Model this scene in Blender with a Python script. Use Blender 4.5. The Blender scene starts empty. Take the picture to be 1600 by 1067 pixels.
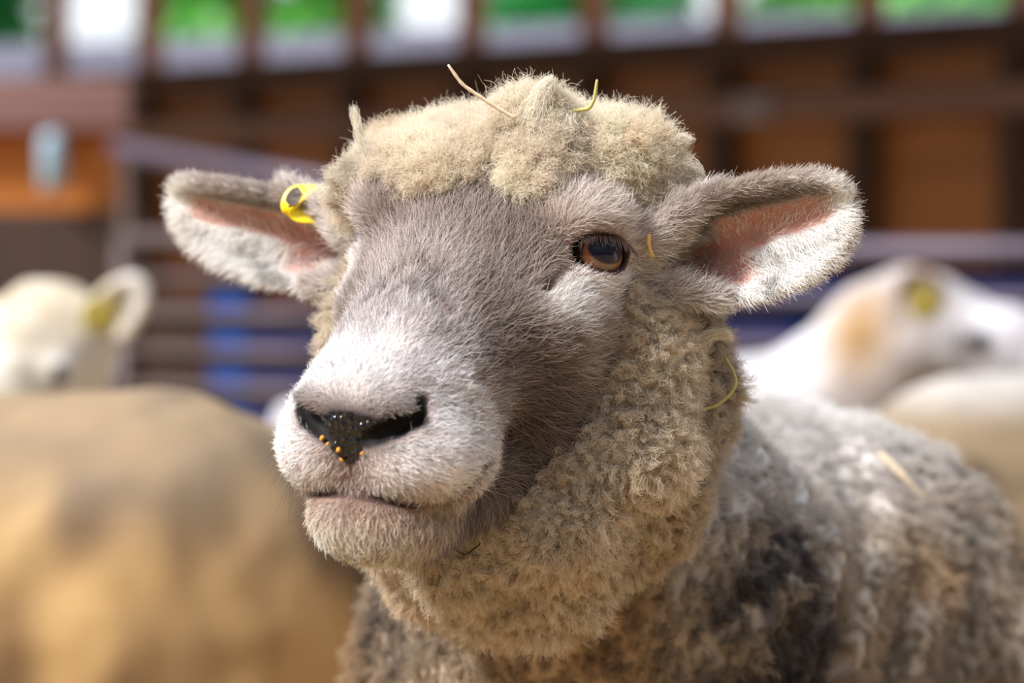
import bpy, bmesh, math
import numpy as np
from mathutils import Vector, Matrix

# ------------------------------------------------------------------ camera, sky, light, exposure
SC = bpy.context.scene
COL = SC.collection
FPX = 4444.4                      # 100 mm lens on a 36 mm sensor, in pixels of a 1600 px frame
PITCH = math.radians(1.463)
CAMZ = 0.92
cam_d = bpy.data.cameras.new('camera')
cam_d.lens = 100.0
cam_d.sensor_width = 36.0
cam_d.clip_start = 0.05
cam_d.dof.use_dof = True
cam_d.dof.focus_distance = 1.53
cam_d.dof.aperture_fstop = 4.5
cam = bpy.data.objects.new('camera', cam_d)
COL.objects.link(cam)
cam.location = (0, 0, CAMZ)
cam.rotation_euler = (math.radians(90) - PITCH, 0, 0)
SC.camera = cam

world = bpy.data.worlds.new('overcast_sky')
SC.world = world
world.use_nodes = True
wn = world.node_tree.nodes
wl = world.node_tree.links
wn.clear()
w_out = wn.new('ShaderNodeOutputWorld')
w_bg = wn.new('ShaderNodeBackground')
w_bg.inputs['Strength'].default_value = 0.85
w_tc = wn.new('ShaderNodeTexCoord')
w_sep = wn.new('ShaderNodeSeparateXYZ')
w_map = wn.new('ShaderNodeMapRange')
w_map.inputs['From Min'].default_value = -0.3
w_map.inputs['From Max'].default_value = 1.0
wl.new(w_tc.outputs['Generated'], w_sep.inputs[0])
wl.new(w_sep.outputs['Z'], w_map.inputs['Value'])
def sky_ramp(stops):
    n = wn.new('ShaderNodeValToRGB')
    wl.new(w_map.outputs[0], n.inputs[0])
    r = n.color_ramp
    r.elements[0].position, r.elements[0].color = stops[0][0], (*stops[0][1], 1)
    r.elements[1].position, r.elements[1].color = stops[-1][0], (*stops[-1][1], 1)
    for p, c in stops[1:-1]:
        r.elements.new(p).color = (*c, 1)
    return n
# bright open sky beyond the windows and overhead, the dim deep side of the barn behind the camera
w_open = sky_ramp([(0.0, (0.16, 0.13, 0.10)), (0.21, (0.20, 0.19, 0.16)), (0.25, (0.95, 1.0, 1.05)), (1.0, (0.85, 0.95, 1.10))])
w_dim = sky_ramp([(0.0, (0.16, 0.13, 0.10)), (0.25, (0.13, 0.11, 0.10)), (0.50, (0.30, 0.31, 0.34)), (0.70, (0.80, 0.88, 1.0)), (1.0, (0.85, 0.95, 1.10))])
w_side = wn.new('ShaderNodeMapRange')
w_side.inputs['From Min'].default_value = -0.35
w_side.inputs['From Max'].default_value = 0.15
w_mix = wn.new('ShaderNodeMix'); w_mix.data_type = 'RGBA'
wl.new(w_sep.outputs['Y'], w_side.inputs['Value'])
wl.new(w_side.outputs[0], w_mix.inputs['Factor'])
wl.new(w_dim.outputs[0], w_mix.inputs['A'])
wl.new(w_open.outputs[0], w_mix.inputs['B'])
wl.new(w_mix.outputs['Result'], w_bg.inputs['Color'])
wl.new(w_bg.outputs[0], w_out.inputs['Surface'])

def add_sun(name, direction, strength, angle, color):
    d = bpy.data.lights.new(name, 'SUN')
    d.energy = strength
    d.angle = math.radians(angle)
    d.color = color
    o = bpy.data.objects.new(name, d)
    COL.objects.link(o)
    o.rotation_euler = Vector(direction).to_track_quat('-Z', 'Y').to_euler()
    return o
add_sun('sun', (0.74, 0.42, -0.80), 5.0, 14, (1.0, 0.975, 0.95))

SC.view_settings.view_transform = 'Standard'
SC.view_settings.look = 'None'
SC.view_settings.gamma = 1.0
SC.view_settings.use_curve_mapping = False
SC.view_settings.exposure = 0.5
SC.cycles.max_bounces = 8
SC.cycles.diffuse_bounces = 4
SC.cycles.transparent_max_bounces = 8

RNG = np.random.default_rng(7)
DENS = 1.0

# ------------------------------------------------------------------ helpers
def ray_dir(px, py):
    x, z = (px - 800.0) / FPX, -(py - 533.5) / FPX
    c, s = math.cos(PITCH), math.sin(PITCH)
    return np.array([x, c + z * s, z * c - s])
CAM = np.array([0, 0, CAMZ])
def at(px, py, Y):
    d = ray_dir(px, py)
    return CAM + d * (Y / d[1])

def srgb(r, g, b):
    c = np.array([r, g, b], float) / 255.0
    return np.where(c <= 0.04045, c / 12.92, ((c + 0.055) / 1.055) ** 2.4)

def hash3(i, j, k, seed):
    n = (i * 374761393 + j * 668265263 + k * 2147483647 + seed * 1274126177) & 0xFFFFFFFF
    n = ((n ^ (n >> 13)) * 1274126177) & 0xFFFFFFFF
    n = n ^ (n >> 16)
    return (n & 0xFFFF) / 65535.0
def vnoise(p, scale, seed=0):
    """smooth value noise, -1..1; p (N,3), scale = feature size"""
    q = np.asarray(p, float) / scale + 1000.0
    f0 = np.floor(q).astype(np.int64)
    f = q - f0
    u = f * f * (3 - 2 * f)
    out = 0
    for dx in (0, 1):
        wx = u[:, 0] if dx else 1 - u[:, 0]
        for dy in (0, 1):
            wy = u[:, 1] if dy else 1 - u[:, 1]
            for dz in (0, 1):
                wz = u[:, 2] if dz else 1 - u[:, 2]
                out = out + wx * wy * wz * hash3(f0[:, 0] + dx, f0[:, 1] + dy, f0[:, 2] + dz, seed)
    return out * 2 - 1

def smin(a, b, k):
    h = np.maximum(k - np.abs(a - b), 0) / k
    return np.minimum(a, b) - h * h * k * 0.25
def smax(a, b, k):
    return -smin(-a, -b, k)
def ell(p, c, r):
    d = p - np.asarray(c, float)
    r = np.asarray(r, float)
    k0 = np.sqrt(((d / r) ** 2).sum(1))
    k1 = np.sqrt(((d / (r * r)) ** 2).sum(1)) + 1e-9
    return k0 * (k0 - 1) / k1
def cone(p, a, b, ra, rb):
    a = np.asarray(a, float); b = np.asarray(b, float)
    ab = b - a
    t = np.clip(((p - a) @ ab) / (ab @ ab), 0, 1)
    return np.sqrt(((p - a - t[:, None] * ab) ** 2).sum(1)) - (ra + (rb - ra) * t)
def chain(p, pts, k=10.0):
    d = None
    for (a, ra), (b, rb) in zip(pts[:-1], pts[1:]):
        e = cone(p, a, b, ra, rb)
        d = e if d is None else smin(d, e, k)
    return d
def smooth(a, b, x):
    t = np.clip((x - a) / (b - a), 0, 1)
    return t * t * (3 - 2 * t)

def surface_nets(f, lo, hi, h, nb=16):
    """polygonise f<0 inside lo..hi with cell size h; skips empty blocks"""
    lo = np.asarray(lo, float); hi = np.asarray(hi, float)
    n = np.ceil((hi - lo) / h).astype(int)
    nblk = (n + nb - 1) // nb
    N = nblk * nb + 2
    g = np.stack(np.meshgrid(*[np.arange(m) for m in nblk], indexing='ij'), -1).reshape(-1, 3)
    cen = lo + (g * nb + nb / 2) * h
    act = g[np.abs(f(cen)) < nb * h * 0.87 * 1.6 + 2 * h]
    r = np.arange(nb + 1)
    corner = np.stack(np.meshgrid(r, r, r, indexing='ij'), -1).reshape(-1, 3)
    ids, verts, faces = [], [], []
    pend = []
    for s in range(0, len(act), 24):
        blk = act[s:s + 24]
        idx = (blk[:, None, :] * nb + corner[None]).reshape(-1, 3)
        v = f(lo + idx * h).reshape(len(blk), nb + 1, nb + 1, nb + 1)
        sgn = v < 0
        cnt = sum(sgn[:, a:a + nb, b:b + nb, c:c + nb].astype(np.int8) for a in (0, 1) for b in (0, 1) for c in (0, 1))
        bi, ci, cj, ck = np.nonzero((cnt > 0) & (cnt < 8))
        if len(bi) == 0:
            continue
        acc = np.zeros((len(bi), 3)); na = np.zeros(len(bi))
        for ax in range(3):
            o1, o2 = [(1, 2), (0, 2), (0, 1)][ax]
            for a in (0, 1):
                for b in (0, 1):
                    off = [0, 0, 0]; off[o1] = a; off[o2] = b
                    off2 = list(off); off2[ax] = 1
                    va = v[bi, ci + off[0], cj + off[1], ck + off[2]]
                    vb = v[bi, ci + off2[0], cj + off2[1], ck + off2[2]]
                    m = (va < 0) != (vb < 0)
                    t = np.where(m, va / np.where(m, va - vb, 1), 0)
                    p = np.zeros((len(bi), 3)); p[:, o1] = a; p[:, o2] = b; p[:, ax] = t
                    acc[m] += p[m]; na[m] += 1
        base = blk[bi] * nb + np.stack([ci, cj, ck], 1)
        verts.append(lo + (base + acc / na[:, None]) * h)
        ids.append((base[:, 0] * N[1] + base[:, 1]) * N[2] + base[:, 2])
        for ax in range(3):
            off = [0, 0, 0]; off[ax] = 1
            va = v[bi, ci, cj, ck] < 0
            vb = v[bi, ci + off[0], cj + off[1], ck + off[2]] < 0
            m = va != vb
            pend.append((base[m], va[m], np.full(m.sum(), ax)))
    verts = np.concatenate(verts); ids = np.concatenate(ids)
    order = np.argsort(ids); sid = ids[order]
    for base, va, axs in pend:
        ax = axs[0] if len(axs) else 0
        o1, o2 = [(1, 2), (2, 0), (0, 1)][ax]
        q = []
        for a, b in ((0, 0), (1, 0), (1, 1), (0, 1)):
            c = base.copy(); c[:, o1] -= a; c[:, o2] -= b
            key = (c[:, 0] * N[1] + c[:, 1]) * N[2] + c[:, 2]
            k = np.searchsorted(sid, key); k = np.minimum(k, len(sid) - 1)
            q.append(np.where(sid[k] == key, order[k], -1))
        q = np.stack(q, 1)
        q = np.where(va[:, None], q, q[:, ::-1])
        faces.append(q[(q >= 0).all(1)])
    return verts, np.concatenate(faces)

def grad(f, p, e):
    g = np.stack([f(p + d) - f(p - d) for d in np.eye(3) * e], 1)
    return g / (np.linalg.norm(g, axis=1)[:, None] + 1e-12)

def mesh_from(name, verts, faces, mat=None, parent=None, cols=None, smooth_=True):
    me = bpy.data.meshes.new(name)
    verts = np.asarray(verts, np.float32); faces = np.asarray(faces, np.int32)
    if faces.ndim == 2:
        k = faces.shape[1]
        me.vertices.add(len(verts)); me.vertices.foreach_set('co', verts.ravel())
        me.loops.add(faces.size); me.loops.foreach_set('vertex_index', faces.ravel())
        me.polygons.add(len(faces))
        me.polygons.foreach_set('loop_start', np.arange(0, faces.size, k, dtype=np.int32))
        me.polygons.foreach_set('use_smooth', np.full(len(faces), smooth_))
        me.update(calc_edges=True); me.validate()
    if cols is not None:
        a = me.attributes.new('coat', 'FLOAT_COLOR', 'POINT')
        c = np.ones((len(verts), 4), np.float32); c[:, :3] = cols
        a.data.foreach_set('color', c.ravel())
    o = bpy.data.objects.new(name, me)
    COL.objects.link(o)
    if mat: me.materials.append(mat)
    if parent: o.parent = parent
    return o

def strands(name, pts, radius, cols, mat, parent=None):
    """pts (N,K,3) -> one hair-curve object; radius (N,K); cols (N,3)"""
    n, k, _ = pts.shape
    hc = bpy.data.hair_curves.new(name)
    hc.add_curves([k] * n)
    hc.points.foreach_set('position', pts.astype(np.float32).ravel())
    hc.points.foreach_set('radius', radius.astype(np.float32).ravel())
    a = hc.attributes.new('coat', 'FLOAT_COLOR', 'CURVE')
    c = np.ones((n, 4), np.float32); c[:, :3] = cols
    a.data.foreach_set('color', c.ravel())
    o = bpy.data.objects.new(name, hc)
    COL.objects.link(o)
    hc.materials.append(mat)
    if parent: o.parent = parent
    return o

def tag(o, label=None, cat=None, group=None, kind=None):
    if label: o['label'] = label
    if cat: o['category'] = cat
    if group: o['group'] = group
    if kind: o['kind'] = kind
    return o
def empty(name, loc=(0, 0, 0)):
    o = bpy.data.objects.new(name, None)
    COL.objects.link(o)
    o.location = loc
    return o

def principled(name, color=None, rough=0.6, attr=None, spec=0.5, coat=0.0, metallic=0.0, noise=None, bump=None, translucent=0.0):
    m = bpy.data.materials.new(name)
    m.use_nodes = True
    nt = m.node_tree
    b = nt.nodes['Principled BSDF']
    b.inputs['Roughness'].default_value = rough
    b.inputs['Specular IOR Level'].default_value = spec
    b.inputs['Coat Weight'].default_value = coat
    b.inputs['Metallic'].default_value = metallic
    if color is not None:
        b.inputs['Base Color'].default_value = (*color, 1)
    src = None
    if attr:
        a = nt.nodes.new('ShaderNodeAttribute'); a.attribute_name = attr
        src = a.outputs['Color']
        nt.links.new(src, b.inputs['Base Color'])
    if noise:
        (sx, sy, sz), c2, lo, hi, detail = noise
        tc = nt.nodes.new('ShaderNodeTexCoord'); mp = nt.nodes.new('ShaderNodeMapping')
        mp.inputs['Scale'].default_value = (sx, sy, sz)
        nz = nt.nodes.new('ShaderNodeTexNoise'); nz.inputs['Scale'].default_value = 1.0; nz.inputs['Detail'].default_value = detail
        rp = nt.nodes.new('ShaderNodeMapRange')
        rp.inputs['From Min'].default_value = lo; rp.inputs['From Max'].default_value = hi
        mx = nt.nodes.new('ShaderNodeMix'); mx.data_type = 'RGBA'
        mx.inputs['A'].default_value = (*color, 1); mx.inputs['B'].default_value = (*c2, 1)
        nt.links.new(tc.outputs['Object'], mp.inputs[0]); nt.links.new(mp.outputs[0], nz.inputs['Vector'])
        nt.links.new(nz.outputs[0], rp.inputs['Value']); nt.links.new(rp.outputs[0], mx.inputs['Factor'])
        nt.links.new(mx.outputs['Result'], b.inputs['Base Color'])
    if bump:
        tc = nt.nodes.new('ShaderNodeTexCoord')
        nz = nt.nodes.new('ShaderNodeTexNoise'); nz.inputs['Scale'].default_value = bump[0]; nz.inputs['Detail'].default_value = 4
        bp = nt.nodes.new('ShaderNodeBump'); bp.inputs['Strength'].default_value = bump[1]; bp.inputs['Distance'].default_value = bump[2]
        nt.links.new(tc.outputs['Object'], nz.inputs['Vector'])
        nt.links.new(nz.outputs[0], bp.inputs['Height']); nt.links.new(bp.outputs[0], b.inputs['Normal'])
    if translucent > 0:
        out = nt.nodes['Material Output']
        tr = nt.nodes.new('ShaderNodeBsdfTranslucent')
        ms = nt.nodes.new('ShaderNodeMixShader'); ms.inputs[0].default_value = translucent
        if src is not None: nt.links.new(src, tr.inputs['Color'])
        else: tr.inputs['Color'].default_value = (*color, 1)
        nt.links.new(b.outputs[0], ms.inputs[1]); nt.links.new(tr.outputs[0], ms.inputs[2])
        nt.links.new(ms.outputs[0], out.inputs['Surface'])
    return m
# ------------------------------------------------------------------ the sheep in front
YAW, ROLL = math.radians(27), math.radians(4)
HO = at(790, 370, 1.60)                             # midpoint between its ears
_X = np.array([math.cos(YAW), -math.sin(YAW), 0]); _Z = np.array([0, 0, 1.0])
HB = np.array([_X * math.cos(ROLL) - _Z * math.sin(ROLL),
               [-math.sin(YAW), -math.cos(YAW), 0],
               _Z * math.cos(ROLL) + _X * math.sin(ROLL)])   # rows: its left, its nose direction, up
def to_head(p): return ((p - HO) @ HB.T) * 1000.0   # millimetres in the head's own frame
def to_world(q): return HO + (np.asarray(q, float) / 1000.0) @ HB
def dir_world(v): return v @ HB

EYE_C = np.array([71.0, 35.0, -5.0]); EYE_R = 16.5
EYE_D = np.array([0.74, 0.66, 0.06]); EYE_D /= np.linalg.norm(EYE_D)
EYE_U = np.array([0.05, -0.12, 1.0]); EYE_U -= EYE_D * (EYE_U @ EYE_D); EYE_U /= np.linalg.norm(EYE_U)
EYE_S = np.cross(EYE_U, EYE_D)                      # along the lids

EARS = []
for side, tip, base, nrm in ((1, (200, -14, 32), (84, -12, -6), (0.10, 0.93, -0.10)), (-1, (-236, -10, 10), (-92, -16, -12), (-0.10, 0.95, -0.16))):
    b_ = np.array(base, float); a_ = np.array(tip, float) - b_; L_ = np.linalg.norm(a_); a_ /= L_
    n_ = np.array(nrm, float); n_ -= a_ * (n_ @ a_); n_ /= np.linalg.norm(n_)
    w_ = np.cross(n_, a_)
    if w_[2] < 0: w_ = -w_
    EARS.append((side, b_, a_, w_, n_, L_))
ET = np.array([0, .12, .3, .5, .7, .85, .95, 1.0])
EUP = np.array([15, 21, 28, 30, 28, 24, 17, 2])
ELO = np.array([15, 28, 38, 41, 38, 31, 19, 2])
def ear_coords(q, E):
    side, b, a, w, n, L = E
    d = q - b
    return (d @ a) / L, d @ w, d @ n
def side_of(E): return E[0]
def ear_sdf(q, E):
    L = E[5]
    s, w, h = ear_coords(q, E)
    sc = np.clip(s, 0, 1)
    up = np.interp(sc, ET, EUP) * (0.90 if side_of(E) > 0 else 0.70); lo = np.interp(sc, ET, ELO) * (0.95 if side_of(E) > 0 else 1.0)
    half = (up + lo) / 2; c = (up - lo) / 2
    x = (w - c) / np.maximum(half, 1)
    xx = np.clip(x, -1.15, 1.15)
    depth = np.interp(sc, [0, .15, .4, .8, 1], [26, 27, 20, 10, 3])
    h0 = -depth * (1 - xx ** 2) + 4 * smooth(.45, 1.0, xx) * np.interp(sc, [0, .2, .8, 1], [0, 1, 1, 0]) * 2.2
    # a fold of the ear lies along its middle, and the upper rim curls forward
    h0 = h0 + np.interp(sc, [.25, .45, .9, 1], [0, 5, 3, 0]) * np.exp(-((xx + 0.15) / .28) ** 2)
    slope = 2 * depth * np.abs(xx) / np.maximum(half, 6)
    th = np.interp(sc, [0, .2, .8, 1], [6, 5.5, 4.6, 3.6]) + 1.8 * smooth(.55, 1.0, xx) * np.interp(sc, [0, .2, .85, 1], [0, 1, 1, 0])
    d_out = np.maximum(np.abs(w - c) - half, (s - 1) * L)
    d_out = np.maximum(d_out, -s * L - 4) * 0.85
    return smax(d_out, (np.abs(h - h0) - th) / np.sqrt(1 + slope ** 2), 7)

NOSTRIL = [((10, 165, -106), 1.8), ((18, 162, -101), 3.6), ((26, 158, -96), 5.2), ((32, 154, -91), 4.8), ((36, 153, -83), 2.4)]
MOUTH = [(0, 157, -134), (18, 152, -136), (32, 143, -137), (46, 134, -134), (57, 124, -120), (60, 108, -110)]

def head_sdf(q):
    p = q.copy(); p[:, 0] = np.abs(p[:, 0])
    # the far side of the face is a little slimmer than the near one
    p[:, 0] *= np.where(q[:, 0] < 0, 1 + 0.17 * smooth(-88, -40, q[:, 2]) * smooth(0, 30, q[:, 1]), 1.0)
    d = ell(p, (0, 2, 0), (80, 60, 58))
    d = smin(d, cone(p, (0, 18, -12), (0, 124, -90), 51, 35), 22)
    d = smin(d, cone(p, (16, 14, -16), (13, 120, -94), 52, 34), 22)
    d = smin(d, ell(p, (64, 34, 12), (25, 28, 20)), 22)              # brow
    d = smin(d, ell(p, (58, 40, -42), (24, 36, 26)), 26)             # cheekbone
    d = smin(d, ell(p, (46, 6, -80), (30, 52, 58)), 28)              # jaw muscle
    d = smin(d, ell(p, (0, 114, -104), (50, 44, 40)), 18)            # muzzle
    d = smin(d, ell(p, (25, 125, -114), (33, 37, 27)), 14)           # upper lips
    d = smin(d, ell(p, (0, 144, -88), (33, 21, 19)), 12)             # nose
    d = smin(d, ell(p, (25, 158, -87), (12, 7, 6)), 5)              # fold over the nostril
    low = cone(p, (22, 6, -112), (9, 106, -142), 36, 24)
    low = smin(low, ell(p, (0, 123, -148), (38, 36.5, 25)), 16)        # chin
    d = smin(d, low, 9)
    # eyelids, then the opening between them
    d = smin(d, np.sqrt(((p - EYE_C) ** 2).sum(1)) - (EYE_R + 3.0), 10)
    e = p - (EYE_C + EYE_D * (EYE_R + 1))
    es, eu, ed = e @ EYE_S, e @ EYE_U, e @ EYE_D
    ap = np.sqrt((es / np.where(q[:, 0] < 0, 12.0, 16.5)) ** 2 + ((eu - 0.2) / np.where(q[:, 0] < 0, 7.5, 9.4)) ** 2) - 1
    d = smax(d, -np.maximum(ap * 9, np.abs(ed) - 16), 3)
    # tear groove from the inner corner
    d = smax(d, -(cone(p, EYE_C + EYE_D * 17 - EYE_S * 14 * np.sign(EYE_S[1]) * -1 + EYE_U * -3, (60, 72, -28), 2.8, 1.2)), 5)
    # nostrils, lip line, the groove under the nose
    d = smax(d, -chain(p, NOSTRIL, 3), 3.5)
    for a, b in zip(MOUTH[:-1], MOUTH[1:]):
        d = smax(d, -cone(p, a, b, 1.9, 1.9), 2.5)
    d = smax(d, -cone(p, (0, 167, -104), (0, 170, -130), 1.5, 1.2), 4)
    # skin folds on the bridge and behind the lip corner
    for a, b, r in (((9, 108, -24), (25, 116, -41), 1.6), ((3, 111, -29), (16, 119, -46), 1.4), ((0, 100, -14), (14, 105, -24), 1.3), ((57, 104, -86), (60, 92, -120), 4.0), ((50, 118, -72), (58, 103, -88), 2.5)):
        d = smax(d, -cone(p, a, b, r, r * .8), 6)
    # ears
    d = smin(d, cone(p, (70, -10, -2), (96, -11, -2), 24, 17), 16)
    for E in EARS:
        d = smin(d, ear_sdf(q, E), 7)
        # the front fold of the ear wraps round its base
        f = lambda t, w, h: E[1] + E[2] * t * E[5] + E[3] * w + E[4] * h
        d = smin(d, chain(q, [(f(-.08, 8, 14), 14), (f(.07, 13, 15), 11), (f(.22, 19, 10), 7.5), (f(.42, 25, 5), 4.5)], 6), 6)
        d = smin(d, chain(q, [(f(-.06, -14, 6), 12), (f(.10, -20, 7), 8), (f(.28, -30, 4), 5)], 6), 6)
        # hollow of the ear runs into its base
        hb = f(.13, -3, -5)
        d = smax(d, -ell_or(q, hb, E, (21, 11, 21)), 5)
    return d
def ell_or(q, c, E, r):
    d = q - c
    l = np.stack([d @ E[2], d @ E[3], d @ E[4]], 1)
    return ell(l, (0, 0, 0), r)

def head_wool_sdf(q):
    """the woolly parts of the head: topknot and ruff"""
    p = q.copy(); p[:, 0] = np.abs(p[:, 0])
    d = ell(p, (0, -12, 22), (84, 58, 46))
    d = smin(d, ell(q, (-14, 24, 26), (66, 37, 27)), 12)
    d = smin(d, ell(q, (35, 38, 36), (18, 23, 21)), 5)
    d = smin(d, ell(q, (24, 26, 56), (22, 22, 22)), 9)               # forelock
    d = smin(d, ell(q, (24, 8, 60), (15, 18, 18)), 9)               # tuft on top
    d = smin(d, ell(q, (-52, 0, 32), (34, 30, 24)), 14)
    d = smin(d, ell(q, (56, -6, 46), (34, 30, 24)), 12)
    d = smin(d, ell(p, (84, -18, 18), (14, 22, 24)), 10)
    d = smin(d, ell(q, (-72, 24, 17), (19, 19, 14)), 6)
    r = chain(p, [((80, 2, -28), 14), ((84, -10, -62), 26), ((76, -6, -110), 33), ((46, 12, -150), 33), ((0, 24, -168), 34)], 16)
    r2 = chain(p, [((84, -48, -40), 20), ((90, -52, -90), 28), ((70, -38, -140), 34), ((30, -20, -180), 36), ((0, -14, -190), 36)], 14)
    d = smin(d, smin(r, r2, 5), 10)
    d = d - 3.0 * vnoise(q, 30, 2) - 2.8 * vnoise(q, 15, 3) - 1.6 * vnoise(q, 8, 4)
    return d

# body, in world metres
NECK = [(to_world((-6, -36, -76)), 0.078), (np.array([0.062, 1.79, 0.712]), 0.118), (np.array([0.13, 2.02, 0.62]), 0.185)]
BAX0 = np.array([0.150, 2.14, 0.580]); BAX1 = np.array([0.255, 2.76, 0.55])
def body_sdf(p):
    d = chain(p, NECK, 0.06)
    d = smin(d, cone(p, BAX0, BAX1, 0.235, 0.225), 0.10)
    d = smin(d, ell(p, (0.050, 1.88, 0.60), (0.165, 0.13, 0.19)), 0.06)          # brisket
    d = smin(d, ell(p, (0.285, 2.08, 0.57), (0.10, 0.16, 0.20)), 0.08)          # near shoulder
    # folds of loose skin across the neck and shoulder
    q = p - np.array([0.10, 1.78, 0.78])
    t = q @ np.array([0.72, 0.25, -0.65]) + 0.012 * vnoise(p, 0.09, 11)
    amp = np.exp(-((np.linalg.norm(q - np.array([0.06, 0.06, -0.09]), axis=1)) / 0.16) ** 2)
    d = d - 0.0105 * amp * np.sin(t * 2 * np.pi / 0.052)
    t2 = q @ np.array([0.85, -0.2, 0.25]) + 0.02 * vnoise(p, 0.12, 12)
    amp2 = np.exp(-((np.linalg.norm(q - np.array([0.24, 0.15, -0.10]), axis=1)) / 0.17) ** 2)
    d = d - 0.009 * amp2 * np.sin(t2 * 2 * np.pi / 0.075)
    d = d - 0.004 * vnoise(p, 0.05, 5) - 0.0022 * vnoise(p, 0.02, 6)
    for lx, ly, kx in ((0.05, 2.05, 0), (0.28, 2.02, 0), (0.16, 2.80, 1), (0.36, 2.77, 1)):
        leg = chain(p, [((lx, ly, 0.50), 0.075), ((lx, ly + 0.05 * kx - .01, 0.30), 0.045), ((lx, ly + 0.01, 0.08), 0.028), ((lx - .005, ly - 0.015, 0.03), 0.036)], 0.03)
        leg = smax(leg, 0.004 - p[:, 2], 0.006)
        d = smin(d, leg, 0.05)
    return d
def sheep_sdf(p, wool=True):
    d = body_sdf(p)
    rough = np.linalg.norm(p - HO, axis=1) - 0.34
    near = rough < 0.0
    if near.any():
        q = to_head(p[near])
        h = head_sdf(q) / 1000.0
        if wool: h = smin(h, head_wool_sdf(q) / 1000.0, 0.006)
        d[near] = smin(d[near], h, 0.02)
    return np.where(near, d, d)
def hit(px, py, lo=1.30, hi=2.6):
    o = CAM; v = ray_dir(px, py); v = v / np.linalg.norm(v)
    t = lo
    for _ in range(120):
        s = sheep_sdf((o + v * t)[None])[0]
        t += s * 0.6
        if abs(s) < 2e-4 or t > hi: break
    return o + v * t
# ------------------------------------------------------------------ mesh of the sheep, its coat colours
RES = 0.0022
V, Fc = surface_nets(sheep_sdf, (-0.30, 1.36, -0.01), (0.62, 3.05, 1.08), RES)
def normals(V, F):
    a = V[F[:, 2]] - V[F[:, 0]]; b = V[F[:, 3]] - V[F[:, 1]]
    fn = np.cross(a, b)
    vn = np.zeros_like(V)
    for k in range(4):
        for c in range(3):
            vn[:, c] += np.bincount(F[:, k], fn[:, c], len(V))
    return vn / (np.linalg.norm(vn, axis=1)[:, None] + 1e-12), np.linalg.norm(fn, axis=1) / 2
VN, FA = normals(V, Fc)
NEAR = np.linalg.norm(V - HO, axis=1) < 0.335
Q = to_head(V)
DH = np.full(len(V), 1e3); DW = np.full(len(V), 1e3); DE = [np.full(len(V), 1e3) for _ in EARS]
DH[NEAR] = head_sdf(Q[NEAR]); DW[NEAR] = head_wool_sdf(Q[NEAR])
DB = body_sdf(V) * 1000
for k, E_ in enumerate(EARS): DE[k][NEAR] = ear_sdf(Q[NEAR], E_)

# coat of the face: (point in the head's frame, colour of the hair there, hair length mm)
def C(r, g, b): return srgb(r, g, b)
FACE = []
def face(px, py, col, ln):
    k = min(1.0, (sum(col) / 3 / 245) ** 1.1)          # greyer hair is also a little browner
    FACE.append((to_head(hit(px, py)[None])[0], C(*col) * (.55 + .45 * k) * (np.array([1.04, .98, .93]) if k < .85 else 1.0), ln))
for a in ((570, 560, (234, 235, 236), 4), (560, 610, (234, 235, 236), 3.5), (520, 590, (236, 237, 239), 4), (610, 590, (232, 233, 236), 4), (610, 540, (238, 235, 234), 4), (540, 545, (232, 233, 236), 4), (470, 690, (243, 246, 251), 4), (480, 740, (243, 246, 251), 4), (475, 640, (243, 246, 251), 4), (690, 660, (243, 246, 251), 4), (650, 690, (243, 246, 251), 4),
          (640, 720, (243, 246, 251), 3.5), (700, 690, (243, 246, 251), 3.5), (690, 745, (246, 243, 238), 3.5), (600, 750, (244, 240, 236), 3.5),
          (735, 620, (212, 208, 208), 4.5), (690, 580, (218, 215, 216), 4), (690, 520, (182, 177, 180), 4.5), (640, 500, (205, 202, 205), 4.5),
          (770, 560, (140, 126, 120), 6), (840, 600, (142, 128, 120), 7), (820, 520, (150, 137, 130), 6.5), (770, 470, (162, 150, 144), 6),
          (600, 470, (192, 187, 191), 4.5), (560, 520, (200, 196, 200), 4.5), (650, 400, (190, 181, 180), 5.5), (600, 400, (188, 178, 176), 5.5),
          (720, 330, (172, 160, 155), 7), (620, 340, (180, 166, 162), 6.5), (840, 420, (165, 152, 146), 6.5), (790, 360, (168, 156, 150), 7),
          (900, 330, (212, 204, 200), 7), (860, 300, (190, 180, 175), 7.5), (960, 330, (210, 200, 195), 7), (930, 450, (242, 239, 237), 5.5),
          (885, 480, (232, 229, 227), 6), (960, 470, (220, 212, 208), 6), (950, 520, (176, 162, 152), 6), (880, 540, (168, 156, 150), 7), (556, 400, (222, 214, 214), 5),
          (560, 840, (232, 224, 210), 5), (620, 850, (225, 218, 205), 5.5), (500, 820, (226, 216, 202), 5), (555, 788, (165, 132, 114), 2.5), (610, 792, (168, 136, 120), 2.5), (560, 808, (214, 200, 184), 4), (610, 812, (214, 200, 184), 4), (500, 790, (215, 200, 188), 4), (660, 800, (205, 192, 178), 4),
          (700, 800, (190, 176, 160), 6), (780, 780, (142, 130, 126), 8), (810, 700, (138, 124, 118), 7), (830, 650, (135, 121, 114), 7), (720, 830, (120, 105, 98), 7)):
    face(*a)
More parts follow.
